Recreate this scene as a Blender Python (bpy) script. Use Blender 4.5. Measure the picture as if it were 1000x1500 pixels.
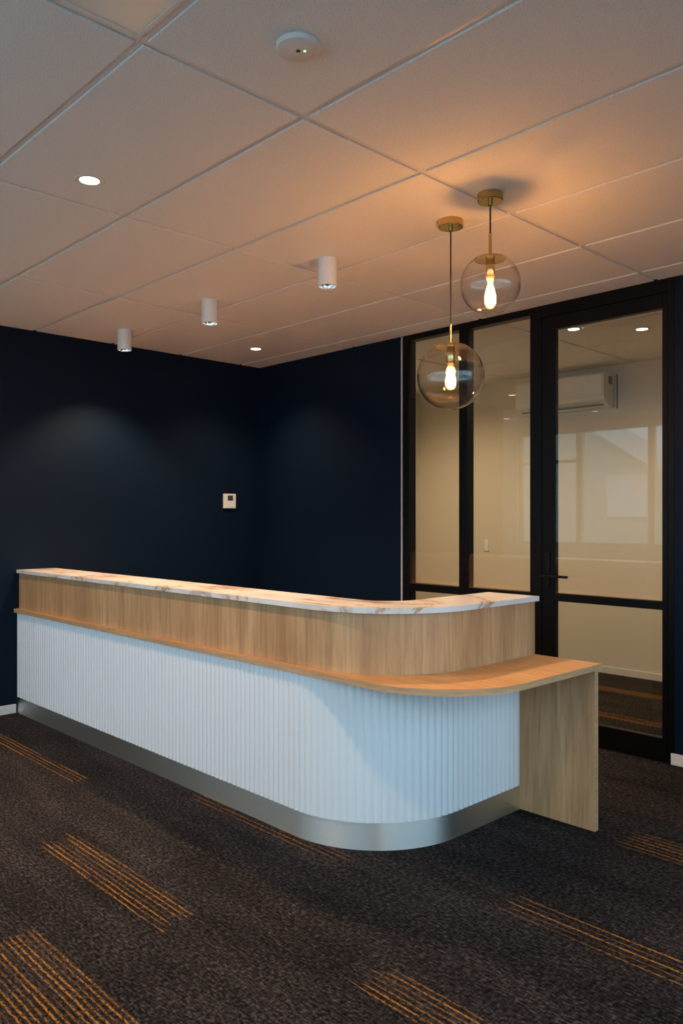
import bpy, bmesh, math, random
from mathutils import Vector, Matrix
random.seed(7)
for o in list(bpy.data.objects): bpy.data.objects.remove(o)
S = bpy.context.scene
COL = S.collection

# ------------------------------------------------------------------ camera
CAMP = (5.574, -4.346, 1.356)
cam = bpy.data.cameras.new('camera')
cam.sensor_fit = 'HORIZONTAL'; cam.sensor_width = 36.0; cam.lens = 1.16394 * 36.0
cam.shift_y = 0.0091; cam.clip_start = 0.05; cam.clip_end = 200
camo = bpy.data.objects.new('camera', cam); COL.objects.link(camo)
camo.location = CAMP; camo.rotation_euler = (math.pi/2, 0, math.radians(46.186))
S.camera = camo

# ------------------------------------------------------------------ world, daylight, exposure
W = bpy.data.worlds.new('overcast_sky'); S.world = W; W.use_nodes = True
bg = W.node_tree.nodes['Background']
bg.inputs['Color'].default_value = (0.53, 0.78, 1.0, 1); bg.inputs['Strength'].default_value = 4.1
S.view_settings.view_transform = 'Standard'; S.view_settings.look = 'None'
S.view_settings.exposure = 0.0; S.view_settings.gamma = 1.0; S.view_settings.use_curve_mapping = False

# room dimensions (corner of the two navy walls = origin)
CEIL = 2.684
XR, XL, YB = 6.7, -1.35, -5.46          # right wall, alcove wall, window wall
SILL, HEAD = 0.98, 2.58
OFF = 2.14                               # far wall of the office behind the glass
WIN_X = [-1.0, -0.035, 0.98, 1.995, 3.01, 4.025, 5.04, 6.40]
WIN_Y = [-4.95, -3.75, -2.55, -1.35, -0.12]; SILL_R = 0.60

def area_portal(name, w, z0, z1, x, y, rz):
    l = bpy.data.lights.new(name, 'AREA'); l.shape = 'RECTANGLE'; l.size = w; l.size_y = z1-z0
    l.cycles.is_portal = True
    o = bpy.data.objects.new(name, l); COL.objects.link(o)
    o.location = (x, y, (z0+z1)/2); o.rotation_euler = (math.radians(90), 0, rz)   # shines into the room
area_portal('daylight_portal', WIN_X[-1]-WIN_X[0], SILL, HEAD, (WIN_X[0]+WIN_X[-1])/2, YB-0.16, 0)
area_portal('daylight_portal_side', WIN_Y[-1]-WIN_Y[0], SILL_R, HEAD, XR+.16, (WIN_Y[0]+WIN_Y[-1])/2, math.pi/2)

# ------------------------------------------------------------------ materials
def newmat(name):
    m = bpy.data.materials.new(name); m.use_nodes = True
    nt = m.node_tree; nt.nodes.clear()
    out = nt.nodes.new('ShaderNodeOutputMaterial')
    return m, nt, out
def N(nt, t, **kw):
    n = nt.nodes.new(t)
    for k, v in kw.items():
        if k.startswith('i_'): n.inputs[k[2:].replace('_', ' ')].default_value = v
        else: setattr(n, k, v)
    return n
def math_(nt, op, a, b=None, c=None, clamp=False):
    n = nt.nodes.new('ShaderNodeMath'); n.operation = op; n.use_clamp = clamp
    for i, v in enumerate((a, b, c)):
        if v is None: continue
        if isinstance(v, (int, float)): n.inputs[i].default_value = v
        else: nt.links.new(v, n.inputs[i])
    return n.outputs[0]
def mixc(nt, fac, a, b, blend='MIX'):
    n = nt.nodes.new('ShaderNodeMix'); n.data_type = 'RGBA'; n.blend_type = blend
    for i, v in ((0, fac), (6, a), (7, b)):
        if isinstance(v, (int, float)): n.inputs[i].default_value = v
        elif isinstance(v, tuple): n.inputs[i].default_value = (*v, 1)
        else: nt.links.new(v, n.inputs[i])
    return n.outputs[2]
def coords(nt, scale=(1, 1, 1), kind='Object'):
    tc = nt.nodes.new('ShaderNodeTexCoord'); mp = nt.nodes.new('ShaderNodeMapping')
    mp.inputs['Scale'].default_value = scale
    nt.links.new(tc.outputs[kind], mp.inputs['Vector'])
    return mp.outputs[0]
def noise(nt, vec, scale, detail=3, rough=.5, dist=0):
    n = nt.nodes.new('ShaderNodeTexNoise'); n.inputs['Scale'].default_value = scale
    n.inputs['Detail'].default_value = detail; n.inputs['Roughness'].default_value = rough
    n.inputs['Distortion'].default_value = dist
    nt.links.new(vec, n.inputs['Vector'])
    return n.outputs['Fac']
def ramp(nt, fac, stops):
    r = nt.nodes.new('ShaderNodeValToRGB')
    while len(r.color_ramp.elements) > 1: r.color_ramp.elements.remove(r.color_ramp.elements[-1])
    for i, (p, c) in enumerate(stops):
        e = r.color_ramp.elements[0] if i == 0 else r.color_ramp.elements.new(p)
        e.position = p; e.color = (*c, 1) if len(c) == 3 else c
    nt.links.new(fac, r.inputs[0])
    return r.outputs[0]
def bsdf(nt, out, color, rough=.5, metal=0, spec=.5, normal=None, aniso=0):
    p = nt.nodes.new('ShaderNodeBsdfPrincipled')
    if isinstance(color, tuple): p.inputs['Base Color'].default_value = (*color, 1)
    else: nt.links.new(color, p.inputs['Base Color'])
    if isinstance(rough, (int, float)): p.inputs['Roughness'].default_value = rough
    else: nt.links.new(rough, p.inputs['Roughness'])
    p.inputs['Metallic'].default_value = metal
    p.inputs['Specular IOR Level'].default_value = spec
    p.inputs['Anisotropic'].default_value = aniso
    if normal is not None: nt.links.new(normal, p.inputs['Normal'])
    nt.links.new(p.outputs[0], out.inputs['Surface'])
    return p
def bump(nt, height, strength=.2, dist=.002):
    b = nt.nodes.new('ShaderNodeBump'); b.inputs['Strength'].default_value = strength
    b.inputs['Distance'].default_value = dist
    nt.links.new(height, b.inputs['Height']); return b.outputs[0]
M = {}
def plain(name, color, rough=.5, metal=0, spec=.5, nscale=60, namt=.06, bumps=0.05):
    m, nt, out = newmat(name)
    v = coords(nt); n = noise(nt, v, nscale, 3)
    c = mixc(nt, n, tuple(x*(1-namt) for x in color), tuple(min(1, x*(1+namt)) for x in color))
    bsdf(nt, out, c, rough, metal, spec, bump(nt, n, bumps, .001) if bumps else None)
    M[name] = m
plain('navy_paint', (0.0034, 0.0095, 0.0215), .48, 0, .12, 140, .05, .12)
plain('cream_paint', (0.70, 0.64, 0.53), .6, 0, .3, 140, .03, .1)
plain('white_wall', (0.74, 0.73, 0.71), .6, 0, .3, 140, .03, .1)
plain('skirting_white', (0.72, 0.69, 0.66), .4, 0, .5)
plain('black_metal', (0.003, 0.0031, 0.0036), .42, 0, .15, 200, .05, .03)
plain('handle_black', (0.004, 0.004, 0.0045), .4, 0, .2)
plain('aluminium_bead', (0.42, 0.42, 0.42), .4, 0, .5)
plain('lamp_white', (0.80, 0.79, 0.77), .42, 0, .4)
plain('trim_white', (0.74, 0.71, 0.68), .45, 0, .4)
plain('tee_white', (0.74, 0.70, 0.66), .32, 0, .5, 200, .02, 0)
plain('chrome', (0.86, 0.86, 0.85), .12, 1, .5, 60, .02, 0)
plain('flute_white', (0.80, 0.81, 0.82), .38, 0, .4, 200, .01, .0)
plain('plastic_cream', (0.80, 0.76, 0.68), .4, 0, .45)
plain('plastic_white', (0.82, 0.81, 0.78), .4, 0, .45)
plain('lcd', (0.05, 0.065, 0.04), .2, 0, .5, 300, .2, 0)
plain('rubber_grey', (0.20, 0.20, 0.20), .6)
plain('dark_hole', (0.02, 0.018, 0.018), .5)
plain('cord_dark', (0.045, 0.035, 0.03), .7, 0, .3, 900, .4, .3)
plain('laminate_pale', (0.66, 0.60, 0.52), .5, 0, .4)
plain('window_frame_white', (0.55, 0.50, 0.44), .4, 0, .45)
plain('bounce_ground_pale', (0.46, 0.45, 0.43), .9, 0, .2, 8, .15, .2)
plain('bounce_ground_dark', (0.09, 0.09, 0.09), .9, 0, .2, 8, .15, .2)
plain('cladding', (0.55, 0.56, 0.50), .7, 0, .3, 6, .06, .1)
plain('fascia_board', (0.78, 0.80, 0.80), .6)
plain('diffuser', (0.74, 0.70, 0.64), .18, 0, .5, 30, .02, 0)

# brass: brushed, golden
def brass():
    m, nt, out = newmat('brass'); v = coords(nt, (60, 60, 700))
    n = noise(nt, v, 1, 3)
    c = mixc(nt, n, (0.52, 0.37, 0.15), (0.68, 0.50, 0.22))
    bsdf(nt, out, c, .2, 1, .5); M['brass'] = m
brass()
# brushed stainless kickboard (fine horizontal brushing)
def steel():
    m, nt, out = newmat('brushed_steel'); v = coords(nt, (3, 3, 900))
    n = noise(nt, v, 1, 4, .6)
    c = mixc(nt, n, (0.80, 0.82, 0.78), (0.88, 0.90, 0.86))
    r = math_(nt, 'MULTIPLY_ADD', n, .08, .40)
    p = bsdf(nt, out, c, r, 1, .5, None, .85)
    tg = N(nt, 'ShaderNodeTangent', direction_type='RADIAL', axis='Z'); nt.links.new(tg.outputs[0], p.inputs['Tangent'])
    p.inputs['Anisotropic Rotation'].default_value = .25; M['brushed_steel'] = m
steel()
# oak laminate; grain stretched along one axis
def oak(name, scale, light, dark):
    m, nt, out = newmat(name); v = coords(nt, scale)
    a = noise(nt, v, 1.0, 5, .62, .35)
    v2 = coords(nt, tuple(s*5 for s in scale)); b = noise(nt, v2, 1.0, 3, .6)
    v3 = coords(nt, tuple(s*.28 for s in scale)); g = noise(nt, v3, 1.0, 2, .5, .6)
    base = ramp(nt, a, [(.30, dark), (.48, tuple((x+y)/2 for x, y in zip(light, dark))), (.66, light)])
    c = mixc(nt, math_(nt, 'MULTIPLY', math_(nt, 'SUBTRACT', b, .45, clamp=True), 2.2), base, tuple(x*.62 for x in dark))
    c = mixc(nt, math_(nt, 'MULTIPLY', math_(nt, 'SUBTRACT', g, .5, clamp=True), 1.6), c, tuple(x*.8 for x in dark))
    rg = math_(nt, 'MULTIPLY_ADD', a, .15, .36)
    bsdf(nt, out, c, rg, 0, .4, bump(nt, b, .08, .0006)); M[name] = m
oak('oak_vertical', (11, 11, .7), (0.64, 0.37, 0.182), (0.44, 0.232, 0.105))
oak('oak_along', (1.3, 17, 17), (0.70, 0.37, 0.145), (0.56, 0.27, 0.095))
oak('oak_edge', (2, 2, 40), (0.64, 0.385, 0.20), (0.54, 0.30, 0.15))
# marble
def marble():
    m, nt, out = newmat('marble'); v = coords(nt, (1, 1, 1))
    n1 = noise(nt, v, 1.7, 5, .58, 1.2); n2 = noise(nt, v, 3.1, 3, .5, .4)
    vein = math_(nt, 'ABSOLUTE', math_(nt, 'SUBTRACT', n1, .5))
    vf = ramp(nt, vein, [(0, (1, 1, 1)), (.010, (.7, .7, .7)), (.030, (0, 0, 0))])
    gate = ramp(nt, n2, [(.44, (0, 0, 0)), (.55, (1, 1, 1))])
    cloud = noise(nt, v, 1.4, 3)
    c = mixc(nt, cloud, (0.82, 0.80, 0.79), (0.77, 0.70, 0.65))
    c = mixc(nt, math_(nt, 'MULTIPLY', mixf(nt, vf), mixf(nt, gate)), c, (0.30, 0.16, 0.09))
    wide = ramp(nt, vein, [(0, (1, 1, 1)), (.12, (0, 0, 0))])
    c = mixc(nt, math_(nt, 'MULTIPLY', math_(nt, 'MULTIPLY', mixf(nt, wide), mixf(nt, gate)), .45), c, (0.60, 0.42, 0.27))
    bsdf(nt, out, c, .22, 0, .5); M['marble'] = m
def mixf(nt, colsock):
    s = nt.nodes.new('ShaderNodeSeparateColor'); nt.links.new(colsock, s.inputs[0]); return s.outputs[0]
marble()
# mineral-fibre ceiling tile with fine pin speckle
def tile_mat():
    m, nt, out = newmat('ceiling_tile'); v = coords(nt)
    a = noise(nt, v, 260, 3, .7); b = noise(nt, v, 90, 2)
    pits = ramp(nt, a, [(.36, (0, 0, 0)), (.46, (1, 1, 1))])
    c = mixc(nt, mixf(nt, pits), (0.56, 0.54, 0.53), (0.86, 0.845, 0.83))
    c = mixc(nt, math_(nt, 'MULTIPLY', b, .12), c, (0.70, 0.67, 0.65))
    bsdf(nt, out, c, .9, 0, .15, bump(nt, a, .35, .0012)); M['ceiling_tile'] = m
tile_mat()
# thin clear glass: straight-through transmission plus Schlick mirror reflection
def glass(name, tint, f0=.04, edge=None):
    m, nt, out = newmat(name)
    lw = N(nt, 'ShaderNodeLayerWeight'); lw.inputs['Blend'].default_value = .5
    p = math_(nt, 'POWER', lw.outputs['Facing'], 5)
    f = math_(nt, 'MULTIPLY_ADD', p, 1-f0, f0)
    t = N(nt, 'ShaderNodeBsdfTransparent')
    if edge is None: t.inputs[0].default_value = (*tint, 1)
    else:
        e = math_(nt, 'POWER', lw.outputs['Facing'], 4)
        nt.links.new(mixc(nt, e, tint, edge), t.inputs[0])
    g = N(nt, 'ShaderNodeBsdfGlossy'); g.inputs['Roughness'].default_value = .0
    x = N(nt, 'ShaderNodeMixShader'); nt.links.new(f, x.inputs[0])
    nt.links.new(t.outputs[0], x.inputs[1]); nt.links.new(g.outputs[0], x.inputs[2])
    nt.links.new(x.outputs[0], out.inputs['Surface']); M[name] = m
glass('pane_glass', (.97, .98, .97), .045)
glass('globe_glass', (.997, .995, .992), .035, (.92, .91, .89))
glass('bulb_glass', (1, .93, .78), .04)
def bulb_glow():
    nt = M['bulb_glass'].node_tree; out = [n for n in nt.nodes if n.type == 'OUTPUT_MATERIAL'][0]
    src = out.inputs['Surface'].links[0].from_socket
    e = N(nt, 'ShaderNodeEmission'); e.inputs[0].default_value = (1, .36, .05, 1); e.inputs[1].default_value = .55
    a = N(nt, 'ShaderNodeAddShader'); nt.links.new(src, a.inputs[0]); nt.links.new(e.outputs[0], a.inputs[1])
    nt.links.new(a.outputs[0], out.inputs['Surface'])
bulb_glow()
def emit(name, color, strength):
    m, nt, out = newmat(name); e = N(nt, 'ShaderNodeEmission')
    e.inputs[0].default_value = (*color, 1); e.inputs[1].default_value = strength
    nt.links.new(e.outputs[0], out.inputs['Surface']); M[name] = m
emit('filament_glow', (1, .43, .11), 225)
emit('downlight_lens', (1, .86, .68), 14)
emit('spot_lens', (1, .82, .60), 9)
emit('led_green', (.35, 1, .30), 2.2)
# carpet: charcoal-brown loop pile with amber thread clusters (x0,x1,y0,y1,number of threads,strength)
THREADS = [(.30, 1.66, -2.522, -2.425, 4, 1.2), (2.33, 3.28, -2.975, -2.80, 8, .75), (2.96, 3.97, -3.54, -3.255, 15, 1.0),
           (2.30, 3.33, -2.215, -2.10, 4, .8), (3.955, 4.96, -2.05, -1.90, 5, 1.4), (3.93, 4.93, -2.73, -2.57, 7, 1.1),
           (3.97, 4.97, -1.245, -1.03, 7, 1.8), (2.1, 3.4, 1.48, 1.62, 6, 2.0), (2.5, 3.5, .70, .83, 5, 2.0), (1.9, 2.9, 1.15, 1.25, 4, .5)]
def carpet():
    m, nt, out = newmat('carpet'); v = coords(nt)
    sx = N(nt, 'ShaderNodeSeparateXYZ'); nt.links.new(v, sx.inputs[0]); X, Y = sx.outputs[0], sx.outputs[1]
    streak = noise(nt, coords(nt, (48, 120, 1)), 1, 2, .55); weft = noise(nt, coords(nt, (120, 40, 1)), 1, 2, .55)
    loop = noise(nt, v, 230, 2, .6); big = noise(nt, coords(nt, (1.1, 4.0, 1)), 1.5, 3, .6)
    # tone shift from one carpet plank (1 m x 0.25 m, staggered) to the next
    row = math_(nt, 'FLOOR', math_(nt, 'DIVIDE', math_(nt, 'ADD', Y, .02), .25))
    colm = math_(nt, 'FLOOR', math_(nt, 'ADD', X, math_(nt, 'FRACT', math_(nt, 'MULTIPLY', row, .35))))
    cm = N(nt, 'ShaderNodeCombineXYZ'); nt.links.new(row, cm.inputs[0]); nt.links.new(colm, cm.inputs[1])
    wn = N(nt, 'ShaderNodeTexWhiteNoise', noise_dimensions='2D'); nt.links.new(cm.outputs[0], wn.inputs['Vector'])
    k = math_(nt, 'ADD', math_(nt, 'MULTIPLY', streak, .52), math_(nt, 'MULTIPLY', weft, .28))
    k = math_(nt, 'ADD', k, math_(nt, 'MULTIPLY', loop, .20))
    k = math_(nt, 'ADD', k, math_(nt, 'MULTIPLY', math_(nt, 'SUBTRACT', big, .5), .16))
    k = math_(nt, 'ADD', k, math_(nt, 'MULTIPLY', math_(nt, 'SUBTRACT', wn.outputs['Value'], .5), .035))
    base = ramp(nt, k, [(.40, (.0022, .0016, .0017)), (.49, (.0145, .0118, .0117)), (.56, (.036, .0298, .029)), (.66, (.088, .075, .072))])
    dash = noise(nt, coords(nt, (70, 150, 1)), 1, 2, .6)
    jx = math_(nt, 'MULTIPLY', math_(nt, 'SUBTRACT', noise(nt, coords(nt, (2, 160, 1)), 1, 1), .5), .35)
    jy = math_(nt, 'MULTIPLY', math_(nt, 'SUBTRACT', noise(nt, coords(nt, (6, 6, 1)), 1, 2), .5), .006)
    xj = math_(nt, 'ADD', X, jx); Yj = math_(nt, 'ADD', Y, jy)
    tot = None
    for q, (x0, x1, y0, y1, n, s) in enumerate(THREADS):
        mx = math_(nt, 'MULTIPLY', math_(nt, 'GREATER_THAN', xj, x0+.02), math_(nt, 'LESS_THAN', xj, x1-.02))
        my = math_(nt, 'MULTIPLY', math_(nt, 'GREATER_THAN', Yj, y0), math_(nt, 'LESS_THAN', Yj, y1))
        per = (y1-y0)/n
        u = math_(nt, 'DIVIDE', math_(nt, 'SUBTRACT', Yj, y0), per)
        w1 = N(nt, 'ShaderNodeTexWhiteNoise', noise_dimensions='1D')
        nt.links.new(math_(nt, 'ADD', math_(nt, 'FLOOR', u), q*7.31+3.7), w1.inputs['W'])
        amp = math_(nt, 'MULTIPLY_ADD', w1.outputs['Value'], .75, .35)
        off = math_(nt, 'ABSOLUTE', math_(nt, 'SUBTRACT', math_(nt, 'FRACT', u), .5))
        st_ = math_(nt, 'SUBTRACT', 1, math_(nt, 'DIVIDE', off, min(.44, .0056/per)), clamp=True)
        w = math_(nt, 'MULTIPLY', math_(nt, 'MULTIPLY', math_(nt, 'MULTIPLY', mx, my), math_(nt, 'MULTIPLY', st_, amp)), s*1.7)
        tot = w if tot is None else math_(nt, 'ADD', tot, w)
    d2 = ramp(nt, dash, [(.42, (.05, .05, .05)), (.54, (1, 1, 1))])
    fade = ramp(nt, noise(nt, coords(nt, (3, 60, 1)), 1, 1), [(.34, (.15, .15, .15)), (.58, (1, 1, 1))])
    tot = math_(nt, 'MULTIPLY', math_(nt, 'MULTIPLY', tot, mixf(nt, d2)), mixf(nt, fade))
    amber = mixc(nt, loop, (.22, .085, .008), (.50, .21, .028))
    c = mixc(nt, math_(nt, 'MULTIPLY', tot, .95, clamp=True), base, amber)
    bsdf(nt, out, c, .95, 0, .1, bump(nt, loop, .8, .004)); M['carpet'] = m
carpet()

# ------------------------------------------------------------------ mesh helpers
def tag(o, label=None, cat=None, group=None, kind=None):
    if label: o['label'] = label
    if cat: o['category'] = cat
    if group: o['group'] = group
    if kind: o['kind'] = kind
    return o
def link(name, me, mat, parent=None):
    o = bpy.data.objects.new(name, me); COL.objects.link(o)
    if mat is not None and not me.materials: me.materials.append(M[mat])
    if parent is not None: o.parent = parent
    return o
def empty(name, loc, rz=0):
    o = bpy.data.objects.new(name, None); COL.objects.link(o); o.location = loc; o.rotation_euler = (0, 0, rz)
    o.empty_display_size = .05; return o
def finish(bm, name, bevel=0, smooth=False, seg=2):
    if bevel:
        bmesh.ops.bevel(bm, geom=[e for e in bm.edges if e.is_manifold and e.calc_face_angle(0) > .6], offset=bevel, segments=seg, affect='EDGES', profile=.5)
    bmesh.ops.recalc_face_normals(bm, faces=bm.faces)
    me = bpy.data.meshes.new(name); bm.to_mesh(me); bm.free()
    if smooth:
        for p in me.polygons: p.use_smooth = True
        try: me.set_sharp_from_angle(angle=math.radians(35))
        except Exception: pass
    return me
def add_box(bm, a, b):
    r = bmesh.ops.create_cube(bm, size=1)
    for v in r['verts']:
        v.co = Vector([(a[i]+b[i])/2 + v.co[i]*(b[i]-a[i]) for i in range(3)])
def box(name, a, b, mat, parent=None, bevel=0):
    bm = bmesh.new(); add_box(bm, a, b); return link(name, finish(bm, name, bevel), mat, parent)
def boxes(name, lst, mat, parent=None, bevel=0):
    bm = bmesh.new()
    for a, b in lst: add_box(bm, a, b)
    return link(name, finish(bm, name, bevel), mat, parent)
def prism_me(name, poly, z0, z1, bevel=0, smooth=False):
    bm = bmesh.new()
    lo = [bm.verts.new((x, y, z0)) for x, y in poly]; hi = [bm.verts.new((x, y, z1)) for x, y in poly]
    n = len(poly)
    for i in range(n): bm.faces.new((lo[i], lo[(i+1) % n], hi[(i+1) % n], hi[i]))
    bm.faces.new(hi); bm.faces.new(lo[::-1])
    return finish(bm, name, bevel, smooth)
def lathe(name, prof, mat, parent=None, seg=48, loc=(0, 0, 0), smooth=True):
    bm = bmesh.new(); rings = []
    for r, z in prof:
        if r < 1e-6: rings.append([bm.verts.new((0, 0, z))])
        else: rings.append([bm.verts.new((r*math.cos(2*math.pi*k/seg), r*math.sin(2*math.pi*k/seg), z)) for k in range(seg)])
    for A, B in zip(rings, rings[1:]):
        for k in range(seg):
            j = (k+1) % seg
            if len(A) == 1 and len(B) == 1: continue
            if len(A) == 1: bm.faces.new((A[0], B[k], B[j]))
            elif len(B) == 1: bm.faces.new((A[k], A[j], B[0]))
            else: bm.faces.new((A[k], A[j], B[j], B[k]))
    o = link(name, finish(bm, name, 0, smooth), mat, parent); o.location = loc; return o
def cyl_x(name, x0, x1, y, z, r, mat, parent, seg=16):
    bm = bmesh.new()
    bmesh.ops.create_cone(bm, cap_ends=True, segments=seg, radius1=r, radius2=r, depth=x1-x0,
                          matrix=Matrix.Translation(((x0+x1)/2, y, z)) @ Matrix.Rotation(math.pi/2, 4, 'Y'))
    return link(name, finish(bm, name, 0, True), mat, parent)

# L-shaped path used by every layer of the desk: from the navy wall along +X, round the corner, back along +Y
def lpath(y0, xe, R, yend, seg=28, x0=0.002):
    pts = [(x0, y0)]
    for k in range(seg+1):
        a = -math.pi/2 + (math.pi/2)*k/seg
        pts.append((xe-R+R*math.cos(a), y0+R+R*math.sin(a)))
    pts.append((xe, yend)); return pts
def ribbon(name, y0, xe, R, yend, th, z0, z1, mat, parent=None, bevel=0, seg=28):
    outer = lpath(y0, xe, R, yend, seg); inner = lpath(y0+th, xe-th, max(R-th, .05), yend, seg)
    bm = bmesh.new(); L = []
    for z in (z0, z1):
        L.append(([bm.verts.new((x, y, z)) for x, y in outer], [bm.verts.new((x, y, z)) for x, y in inner]))
    (ol, il), (oh, ih) = L
    n = len(outer)
    for i in range(n-1):
        bm.faces.new((ol[i], ol[i+1], oh[i+1], oh[i])); bm.faces.new((il[i+1], il[i], ih[i], ih[i+1]))
        bm.faces.new((oh[i], oh[i+1], ih[i+1], ih[i])); bm.faces.new((ol[i+1], ol[i], il[i], il[i+1]))
    for i in (0, n-1): bm.faces.new((ol[i], oh[i], ih[i], il[i]))
    return link(name, finish(bm, name, bevel, True), mat, parent)

# ------------------------------------------------------------------ structure: floor, walls
def st(o): o['kind'] = 'structure'; return o
st(box('floor', (XL-.1, YB-.1, -.12), (XR+.1, OFF+.1, 0), 'carpet'))
WJ = -3.68                                       # where the left navy wall ends and the room widens
st(box('wall_left', (-.12, WJ, 0), (0, 0.05, 2.75), 'navy_paint'))
st(box('wall_alcove_front', (XL, WJ-0.0, 0), (-.12, WJ+.1, 2.75), 'white_wall'))
st(box('wall_alcove', (XL-.1, YB, 0), (XL, WJ+.1, 2.75), 'white_wall'))
st(box('wall_right_lower', (XR, YB-.2, 0), (XR+.2, 0.05, SILL_R), 'white_wall'))
st(box('wall_right_upper', (XR, YB-.2, HEAD), (XR+.2, 0.05, 2.75), 'white_wall'))
st(box('wall_right_pier', (XR, YB-.2, SILL_R), (XR+.2, WIN_Y[0], HEAD), 'white_wall'))
st(box('wall_right_end_pier', (XR, WIN_Y[-1], SILL_R), (XR+.2, 0.05, HEAD), 'white_wall'))
st(box('wall_back', (0, 0, 0), (1.676, .05, 2.75), 'navy_paint'))
st(box('wall_back_return', (3.689, 0, 0), (XR, .05, 2.75), 'navy_paint'))
st(box('wall_office_near', (-.1, .05, 0), (1.690, .10, 2.75), 'cream_paint'))
st(box('wall_office_near_return', (3.689, .05, 0), (6.0, .10, 2.75), 'cream_paint'))
st(box('wall_office_left', (-.12, .10, 0), (0.02, OFF, 2.75), 'cream_paint'))
st(box('wall_office_right', (6.0, .05, 0), (6.1, OFF, 2.75), 'cream_paint'))
st(box('wall_office_far', (-.12, OFF, 0), (6.1, OFF+.1, 2.75), 'cream_paint'))
st(box('trim_1', (1.676, -.004, 0), (1.690, .05, CEIL+.008), 'aluminium_bead'))
# window wall
st(box('wall_window_lower', (XL, YB-.2, 0), (XR, YB, SILL), 'white_wall'))
st(box('wall_window_upper', (XL, YB-.2, HEAD), (XR, YB, 2.75), 'white_wall'))
st(box('wall_window_pier', (XL, YB-.2, SILL), (WIN_X[0], YB, HEAD), 'white_wall'))
st(box('wall_window_end_pier', (WIN_X[-1], YB-.2, SILL), (XR, YB, HEAD), 'white_wall'))
def wall_window(n, loc, rz, width, height, transom=None):
    w = st(empty('window_%d' % n, loc, rz)); hw = width/2; hz = height
    for nm, a, b in (('frame_stile', (-hw, -.04, 0), (-hw+.04, .04, hz)), ('frame_stile', (hw-.04, -.04, 0), (hw, .04, hz)),
                     ('frame_rail', (-hw+.04, -.04, 0), (hw-.04, .04, .045)), ('frame_rail', (-hw+.04, -.04, hz-.045), (hw-.04, .04, hz))):
        box(nm, a, b, 'window_frame_white', w)
    if transom: box('transom', (-hw+.04, -.035, transom), (hw-.04, .035, transom+.04), 'window_frame_white', w)
    box('pane', (-hw+.04, -.004, .045), (hw-.04, .004, hz-.045), 'pane_glass', w)
for i in range(len(WIN_X)-1):
    wall_window(i+3, ((WIN_X[i]+WIN_X[i+1])/2, YB-.1, SILL), 0, WIN_X[i+1]-WIN_X[i], HEAD-SILL, 1.15 if i == 0 else None)
for i in range(len(WIN_Y)-1):
    wall_window(i+20, (XR+.1, (WIN_Y[i]+WIN_Y[i+1])/2, SILL_R), math.pi/2, WIN_Y[i+1]-WIN_Y[i], HEAD-SILL_R)
# skirtings
st(box('baseboard_left', (0, WJ, 0), (.012, -2.148, .062), 'skirting_white', None, .002))
st(box('baseboard_left_behind_desk', (0, -1.40, 0), (.012, -.0005, .062), 'skirting_white', None, .002))
st(box('baseboard_back', (.0125, -.012, 0), (1.672, -.0002, .062), 'skirting_white', None, .002))
st(box('baseboard_back_return', (3.672, -.012, 0), (XR, -.0002, .062), 'skirting_white', None, .002))
st(box('baseboard_office_far', (.02, OFF-.012, 0), (6.0, OFF, .06), 'skirting_white', None, .002))
st(box('baseboard_office_left', (.02, .10, 0), (.032, OFF-.013, .06), 'skirting_white', None, .002))

# ------------------------------------------------------------------ ceilings: lay-in grid with dropped-edge tiles
GX, GY = 3.586, -3.213
def grid_ceiling(name, x0, x1, y0, y1, gx, gy, skip=()):
    c = st(empty(name, ((x0+x1)/2, (y0+y1)/2, CEIL)))
    ox, oy = (x0+x1)/2, (y0+y1)/2
    box('plenum_board', (x0-ox, y0-oy, .030), (x1-ox, y1-oy, .06), 'ceiling_tile', c)
    xs = [x0]+[gx+1.2*k for k in range(-12, 12) if x0+.03 < gx+1.2*k < x1-.03]+[x1]
    ys = [y0]+[gy+.6*k for k in range(-16, 16) if y0+.03 < gy+.6*k < y1-.03]+[y1]
    cache = {}
    for i in range(len(xs)-1):
        for j in range(len(ys)-1):
            a0 = xs[i]+(.013 if i else 0.0); a1 = xs[i+1]-(.013 if i < len(xs)-2 else 0.0)
            b0 = ys[j]+(.013 if j else 0.0); b1 = ys[j+1]-(.013 if j < len(ys)-2 else 0.0)
            key = (round(a1-a0, 3), round(b1-b0, 3))
            if any(a0 < sx < a1 and b0 < sy < b1 for sx, sy in skip): continue
            if key not in cache:
                bm = bmesh.new(); add_box(bm, (-key[0]/2, -key[1]/2, 0), (key[0]/2, key[1]/2, .024))
                cache[key] = finish(bm, 'ceiling_tile', .0012, False, 1)
            t = link('ceiling_tile', cache[key], 'ceiling_tile', c)
            t.location = ((a0+a1)/2-ox, (b0+b1)/2-oy, random.uniform(0, .0006))
    for x in xs[1:-1]: box('grid_tee', (x-.012-ox, y0-oy, .0072), (x+.012-ox, y1-oy, .0092), 'tee_white', c)
    for y in ys[1:-1]: box('grid_tee', (x0-ox, y-.012-oy, .0070), (x1-ox, y+.012-oy, .0090), 'tee_white', c)
    # perimeter angle
    return c
ceil = grid_ceiling('ceiling', XL, XR, YB, -.001, GX, GY, skip=[(4.2, -3.5)])
ceil2 = grid_ceiling('ceiling_office', .02, 6.0, .10, OFF, 2.42, .717)

# unlit LED panel in the grid
p = empty('led_panel', (GX+.6, GY-.3, CEIL))
tag(p, 'smooth rectangular ceiling light panel, switched off, set in the tile grid', 'ceiling light')
boxes('panel_frame', [((-.588, -.288, 0), (-.576, .288, .02)), ((.576, -.288, 0), (.588, .288, .02)),
                      ((-.576, -.288, 0), (.576, -.276, .02)), ((-.576, .276, 0), (.576, .288, .02))], 'tee_white', p)
box('diffuser', (-.5755, -.2755, .003), (.5755, .2755, .012), 'diffuser', p)

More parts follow.
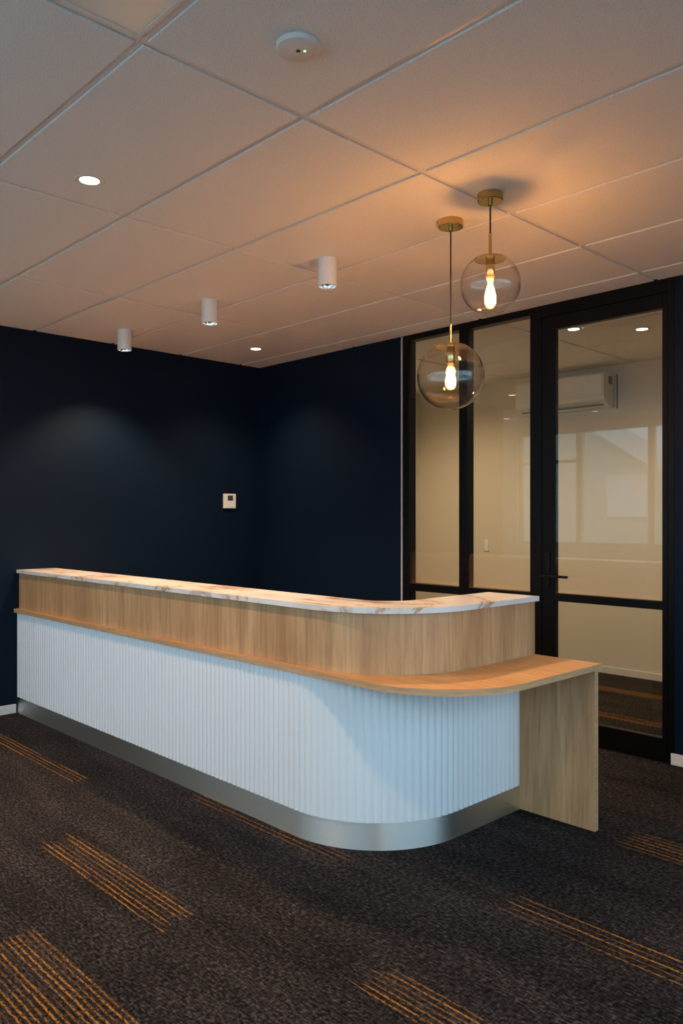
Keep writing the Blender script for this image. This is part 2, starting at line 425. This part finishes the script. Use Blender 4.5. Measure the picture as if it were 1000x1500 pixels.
# ------------------------------------------------------------------ glazed partition: two sidelights and a door
FT, FD = CEIL+.008, .075                        # frame top, frame depth
GYP = .012                                      # glass plane
w1 = st(empty('window_1', (1.69, 0, 0)))
def fr(parent, name, x0, x1, z0, z1, y0=0, y1=FD, ox=0, bev=.0015):
    return box(name, (x0-ox, y0, z0), (x1-ox, y1, z1), 'black_metal', parent, bev)
ox = 1.69
fr(w1, 'frame_stile', 1.690, 1.752, 0, FT, ox=ox)
fr(w1, 'frame_stile', 2.205, 2.240, 0, FT, ox=ox)
fr(w1, 'frame_rail', 1.752, 2.205, 2.645, FT, ox=ox); fr(w1, 'frame_rail', 1.752, 2.205, .832, .886, ox=ox); fr(w1, 'frame_rail', 1.752, 2.205, 0, .13, ox=ox)
box('pane', (1.752-ox, GYP-.004, .886), (2.205-ox, GYP+.004, 2.645), 'pane_glass', w1)
box('pane', (1.752-ox, GYP-.004, .13), (2.205-ox, GYP+.004, .832), 'pane_glass', w1)
w2 = st(empty('window_2', (2.24, 0, 0))); ox = 2.24
fr(w2, 'frame_stile', 2.241, 2.274, 0, FT, ox=ox)
fr(w2, 'frame_stile', 2.768, 2.816, 0, FT, ox=ox)
fr(w2, 'frame_rail', 2.274, 2.768, 2.64, FT, ox=ox); fr(w2, 'frame_rail', 2.274, 2.768, .832, .886, ox=ox); fr(w2, 'frame_rail', 2.274, 2.768, 0, .13, ox=ox)
box('pane', (2.274-ox, GYP-.004, .886), (2.768-ox, GYP+.004, 2.64), 'pane_glass', w2)
box('pane', (2.274-ox, GYP-.004, .13), (2.768-ox, GYP+.004, .832), 'pane_glass', w2)
d1 = st(empty('door_1', (2.82, 0, 0))); ox = 2.82
fr(d1, 'door_frame', 2.817, 2.852, 0, FT, y0=-.004, ox=ox); fr(d1, 'door_frame', 3.652, 3.6885, 0, FT, y0=-.004, ox=ox); fr(d1, 'door_frame', 2.852, 3.652, 2.61, FT, y0=-.004, ox=ox)
fr(d1, 'stile', 2.855, 2.944, .012, 2.607, y1=.045, ox=ox); fr(d1, 'stile', 3.619, 3.649, .012, 2.607, y1=.045, ox=ox)
fr(d1, 'rail', 2.944, 3.619, 2.525, 2.607, y1=.045, ox=ox); fr(d1, 'rail', 2.944, 3.619, .845, .893, y1=.045, ox=ox); fr(d1, 'rail', 2.944, 3.619, .012, .132, y1=.045, ox=ox)
fr(d1, 'threshold', 2.852, 3.652, 0, .010, y0=-.004, y1=.06, ox=ox, bev=0)
box('pane', (2.944-ox, GYP-.004, .893), (3.619-ox, GYP+.004, 2.525), 'pane_glass', d1)
box('pane', (2.944-ox, GYP-.004, .132), (3.619-ox, GYP+.004, .845), 'pane_glass', d1)
hd = box('handle_plate', (2.880-ox, -.010, .925), (2.912-ox, 0, 1.14), 'handle_black', d1, .002)
bm = bmesh.new(); bmesh.ops.create_cone(bm, cap_ends=True, segments=20, radius1=.011, radius2=.011, depth=.05, matrix=Matrix.Translation((2.896-ox, -.034, 1.003)) @ Matrix.Rotation(math.pi/2, 4, 'X'))
link('handle_spindle', finish(bm, 'handle_spindle', 0, True), 'handle_black', hd)
box('handle_lever', (2.876-ox, -.066, .992), (3.066-ox, -.052, 1.008), 'handle_black', hd, .003)

# ------------------------------------------------------------------ reception desk
FR_Y, FR_X, FR_R = -2.140, 3.476, .48
YE = -1.18                                       # front face of the end panel
desk = empty('reception_desk', (0, 0, 0))
tag(desk, 'long curved reception desk with white fluted front, oak upper band and steel kickboard', 'reception desk')
ribbon('kickboard', FR_Y, FR_X, FR_R, YE-.0005, .018, 0, .112, 'brushed_steel', desk)['label'] = 'brushed steel kickboard along the foot of the desk'
PIT, DEP = .0345, .0075
BK = dict(y0=FR_Y+.002, xe=FR_X-.002, R=FR_R)
fp = ribbon('fluted_panel', BK['y0'], BK['xe'], BK['R'], YE-.0005, .018, .1125, .6995, 'flute_white', desk)
fp['label'] = 'white vertically fluted front panel'
# one convex flute, shared by all
bm = bmesh.new(); K = 10
prof = [(PIT*(k/K-.5), -DEP*(1-(2*k/K-1)**2) if 0 < k < K else 0.0) for k in range(K+1)]
lo = [bm.verts.new((x, y, .1125)) for x, y in prof]; hi = [bm.verts.new((x, y, .6995)) for x, y in prof]
for i in range(K): bm.faces.new((lo[i], lo[i+1], hi[i+1], hi[i]))
bm.faces.new(lo[::-1]); bm.faces.new(hi); bm.faces.new((lo[K], lo[0], hi[0], hi[K]))
flute_me = finish(bm, 'flute', 0, True)
LS = BK['xe']-BK['R']; LA = BK['R']*math.pi/2; LE = YE-(BK['y0']+BK['R'])
tot = LS+LA+LE; nf = int(tot/PIT); s0 = (tot-nf*PIT)/2
for k in range(nf):
    s = s0+(k+.5)*PIT
    if s < LS: x, y, a = s, BK['y0'], 0
    elif s < LS+LA:
        a = (s-LS)/BK['R']; x = BK['xe']-BK['R']+BK['R']*math.sin(a); y = BK['y0']+BK['R']-BK['R']*math.cos(a)
    else: x, y, a = BK['xe'], BK['y0']+BK['R']+(s-LS-LA), math.pi/2
    f = link('flute', flute_me, 'flute_white', fp); f.location = (x, y, 0); f.rotation_euler = (0, 0, a)
sh = ribbon('shelf', -2.160, 3.868, .425, -1.150, .86, .700, .726, 'oak_along', desk, 0)  # unseen staff side deepened to bounce warm lamp light onto the ceiling
sh['label'] = 'oak ledge that widens into a small side shelf'
ribbon('edge_band', -2.1612, 3.8692, .4262, -1.150, .0012, .7005, .7255, 'oak_edge', sh)
fa = ribbon('upper_fascia', -2.124, 3.543, .44, -1.160, .020, .7262, .9735, 'oak_vertical', desk)
fa['label'] = 'oak veneer band below the countertop'
ribbon('staff_side_panel', -1.915, 3.334, .231, -1.162, .018, .7262, .9735, 'laminate_pale', desk)
box('fascia_end_cap', (3.336, -1.180, .7262), (3.5225, -1.1605, .9735), 'oak_vertical', desk)
ep = box('end_panel', (3.02, YE, 0), (3.8525, YE+.030, .6995), 'oak_vertical', desk, .001)
ep['label'] = 'oak end panel holding up the side shelf'
box('end_panel_edge', (3.8526, YE+.0003, .0005), (3.8542, YE+.0297, .699), 'oak_edge', ep)
box('inner_leg_panel', (.02, -1.42, 0), (3.0, -1.402, .6995), 'laminate_pale', desk)
ct = ribbon('countertop', -2.142, 3.560, .456, -1.150, .285, .974, .9965, 'marble', None, .0015)
tag(ct, 'narrow white marble countertop with brown veins along the top of the desk', 'countertop')

# ------------------------------------------------------------------ lamps
WARM = (1.0, .67, .40)
def spot(parent, z, power, ang, color=WARM, blend=1.0, rad=.035):
    l = bpy.data.lights.new('lamp_light', 'SPOT'); l.energy = power; l.color = color
    l.spot_size = math.radians(ang); l.spot_blend = blend; l.shadow_soft_size = rad
    o = bpy.data.objects.new('lamp_light', l); COL.objects.link(o); o.parent = parent; o.location = (0, 0, z)
def cylinder_light(x, y, label, power):
    t = empty('cylinder_downlight', (x, y, CEIL)); tag(t, label, 'ceiling light', 'white cylinder lights over the desk')
    lathe('housing', [(0, 0), (.0485, 0), (.0490, -.001), (.0490, -.138), (.0480, -.140), (.0455, -.140), (.0455, -.120)], 'lamp_white', t)
    r = lathe('reflector', [(.0453, -.139), (.044, -.128), (.036, -.110), (.026, -.098)], 'chrome', t)
    lathe('lens', [(.026, -.098), (.0, -.098)], 'spot_lens', r)
    spot(t, -.136, power, 112, blend=.6)
    return t
cylinder_light(.463, -1.565, 'white cylinder ceiling light nearest the navy wall that carries the thermostat', 104)
cylinder_light(1.52, -1.570, 'white cylinder ceiling light in the middle of the row of three', 104)
cylinder_light(2.584, -1.578, 'white cylinder ceiling light nearest the glass globe pendants', 104)
def downlight(x, y, label, power, z=CEIL, ang=116, color=WARM):
    t = empty('recessed_downlight', (x, y, z)); tag(t, label, 'ceiling light', 'recessed downlights')
    lathe('trim_ring', [(.037, -.0004), (.0375, -.0012), (.046, -.0042), (.055, -.0035), (.058, -.0003)], 'trim_white', t)
    lathe('lens', [(.0372, -.0009), (0, -.0009)], 'downlight_lens', t)
    spot(t, -.012, power, ang, color)
downlight(2.634, -2.898, 'lit recessed downlight in front of the reception desk near its curved corner', 120)
downlight(.61, -.515, 'small lit recessed downlight in the navy corner behind the desk', 95)
downlight(.66, -2.895, 'lit recessed downlight in front of the desk near its wall end', 80)
downlight(.634, -4.73, 'lit recessed downlight by the windows beyond the end of the navy wall', 85)
downlight(2.634, -4.73, 'lit recessed downlight by the windows facing the middle of the desk', 85)
downlight(4.62, -2.898, 'lit recessed downlight in front of the glass door', 75)
downlight(-.555, -4.56, 'lit recessed downlight in the window alcove', 30)
OFFC = (1.0, .72, .42)
downlight(2.675, .695, 'lit recessed downlight in the office, nearer the two fixed panes', 62, CEIL, 160, OFFC)
downlight(3.007, 1.041, 'lit recessed downlight in the office, behind the glass door', 60, CEIL, 160, OFFC)
downlight(.85, 1.041, 'added unseen downlight brightening the left end of the office', 100, CEIL, 160, OFFC)  # added lamp, out of view, to brighten the wall behind the left pane

# glass globe pendants
def pendant(x, y, R, zc, rdisc, rcan, label, bulb):
    t = empty('globe_pendant', (x, y, CEIL)); tag(t, label, 'pendant light', 'glass globe pendants')
    hz = zc-CEIL                                 # globe centre below the ceiling
    zd = hz+math.sqrt(R*R-rdisc*rdisc)           # plane of the brass disc
    c = lathe('ceiling_canopy', [(0, 0), (rcan, 0), (rcan, -.030), (rcan-.002, -.032), (.012, -.032), (0, -.032)], 'brass', t)
    lathe('cord_grip', [(.009, -.032), (.009, -.048), (.004, -.050), (0, -.050)], 'brass', c, 20)
    ztop = zd+.016; rod = .088
    lathe('cord', [(.0036, -.048), (.0036, ztop+rod-.002), (0, ztop+rod-.002)], 'cord_dark', t, 12)
    lathe('rod', [(0, ztop+rod), (.0065, ztop+rod), (.0065, ztop-.002), (0, ztop-.002)], 'brass', t, 20)
    d = lathe('brass_cap', [(0, ztop), (.014, ztop), (rdisc*.55, ztop-.004), (rdisc*.98, zd+.002), (rdisc, zd-.001), (rdisc*.97, zd-.004), (.02, zd-.004), (0, zd-.004)], 'brass', t)
    lathe('socket', [(0, zd-.004), (.0165, zd-.004), (.0185, zd-.008), (.0185, zd-.070), (.016, zd-.074), (0, zd-.074)], 'brass', d, 32)
    g = []
    a0 = math.asin(rdisc/R)+.01
    for k in range(41):
        a = a0+(math.pi-a0)*k/40; g.append((R*math.sin(a) if k < 40 else 0, hz+R*math.cos(a)))
    gi = [(max(0, r-(.0025*r/R)), hz+(z-hz)*(1-.0025/R)) for r, z in g]
    gl = lathe('globe', g+gi[::-1], 'globe_glass', t, 72)
    zb = zd-.074; bl, br = bulb
    pr = [(0.0125, 0), (.0125, -.018), (br*.62, -.030-bl*.12), (br*.86, -bl*.45), (br, -bl*.68), (br*.93, -bl*.84), (br*.62, -bl*.95), (0, -bl)]
    b = lathe('bulb', [(r, zb+z) for r, z in pr], 'bulb_glass', t, 32)
    fl = [(0, zb-.020), (.004, zb-.022), (br*.52, zb-bl*.32), (br*.90, zb-bl*.62), (br*.84, zb-bl*.82), (0, zb-bl*.93)]
    lathe('filament', fl, 'filament_glow', b, 20)
pendant(3.352, -1.539, .150, 1.990, .074, .0555, 'larger clear glass globe pendant hanging lower on a long dark cord', (.120, .0255))
pendant(3.647, -1.653, .123, 2.314, .066, .0520, 'smaller clear glass globe pendant hung close under the ceiling', (.132, .0255))

# round ceiling sensor with green led
t = empty('ceiling_sensor', (3.88, -2.889, CEIL)); tag(t, 'round flat white ceiling fitting with a small green indicator light', 'ceiling sensor')
lathe('plate', [(0, -.0165), (.052, -.0165), (.060, -.0135), (.0625, -.0085), (.0625, 0)], 'trim_white', t)
lathe('lens_hole', [(0, -.0185), (.005, -.018), (.007, -.0165)], 'dark_hole', t, 16)
l = lathe('indicator', [(0, -.019), (.003, -.018), (.004, -.0165)], 'led_green', t, 16); l.location = (.013, .013, 0)

# ------------------------------------------------------------------ small fittings
t = empty('thermostat', (0, -.334, 1.440)); tag(t, 'small cream wall controller with dark screen on the navy wall', 'thermostat')
box('body', (.0, -.062, 0), (.018, .062, .125), 'plastic_cream', t, .003)
box('screen', (.0175, -.024, .066), (.0192, .030, .110), 'lcd', t)
box('cover_flap', (.0178, -.050, .012), (.0195, .010, .048), 'plastic_cream', t, .0006)
box('button', (.0178, .018, .014), (.0196, .030, .026), 'plastic_white', t, .0006)
box('button', (.0178, .036, .014), (.0196, .048, .026), 'plastic_white', t, .0006)

t = empty('light_switch', (.892, OFF, 1.03)); tag(t, 'narrow white light switch plate on the far office wall', 'light switch')
box('plate', (-.024, -.008, 0), (.024, 0, .115), 'plastic_white', t, .002)
box('rocker', (-.010, -.011, .045), (.010, -.007, .070), 'plastic_white', t, .001)

# wall air conditioner in the office
t = empty('air_conditioner', (1.80, OFF, 2.315)); tag(t, 'white wall air conditioner high on the far office wall', 'air conditioner')
pf = [(0, 0), (-.10, 0), (-.185, .055), (-.200, .085), (-.200, .270), (-.185, .288), (0, .288)]
bm = bmesh.new()
A = [bm.verts.new((-.44, y, z)) for y, z in pf]; B = [bm.verts.new((.44, y, z)) for y, z in pf]
for i in range(len(pf)): bm.faces.new((A[i], A[(i+1) % len(pf)], B[(i+1) % len(pf)], B[i]))
bm.faces.new(A); bm.faces.new(B[::-1])
bd = link('body', finish(bm, 'body', .004), 'plastic_cream', t)
box('louvre', (-.40, -.160, .012), (.40, -.105, .020), 'rubber_grey', t).rotation_euler = (0, 0, 0)
box('front_panel', (-.425, -.2035, .095), (.425, -.2005, .262), 'plastic_cream', t, .001)
box('side_grille', (.4402, -.115, .195), (.4425, -.055, .262), 'rubber_grey', t)
bm = bmesh.new(); bmesh.ops.create_cone(bm, cap_ends=True, segments=10, radius1=.006, radius2=.006, depth=.30, matrix=Matrix.Translation((.462, -.007, .14)))
link('cable', finish(bm, 'cable', 0, True), 'rubber_grey', t)

# ------------------------------------------------------------------ outside the windows
st(box('ground_outside', (-30, -60, -.6), (40, YB-.21, -.4), 'bounce_ground_pale'))  # unseen ground, made pale to bounce daylight up to the ceiling
st(box('ground_outside_right', (XR+.21, YB-.2, -.6), (40, 30, -.4), 'bounce_ground_dark'))  # unseen ground, kept dark so little daylight bounces in from this side
b = empty('neighbouring_building', (-4.0, -9.2, -.4)); tag(b, 'pale neighbouring building with a sloping roof outside the windows', 'building')
poly = [(-6, 0), (4.6, 0), (4.6, 1.9), (-2.5, 6.4), (-6, 4.5)]
bm = bmesh.new(); A = [bm.verts.new((x, 0, z)) for x, z in poly]; B = [bm.verts.new((x, -6, z)) for x, z in poly]
for i in range(5): bm.faces.new((A[i], A[(i+1) % 5], B[(i+1) % 5], B[i]))
bm.faces.new(A); bm.faces.new(B[::-1]); link('wall', finish(bm, 'wall'), 'cladding', b)
bm = bmesh.new(); q = [(-2.5, 6.40), (5.2, 1.52), (5.2, 1.92), (-2.5, 6.80)]
A = [bm.verts.new((x, .35, z)) for x, z in q]; B = [bm.verts.new((x, -6.3, z)) for x, z in q]
for i in range(4): bm.faces.new((A[i], A[(i+1) % 4], B[(i+1) % 4], B[i]))
bm.faces.new(A); bm.faces.new(B[::-1]); link('roof', finish(bm, 'roof'), 'fascia_board', b)
box('window', (2.45, .0, 1.78), (3.25, .03, 2.55), 'fascia_board', b)
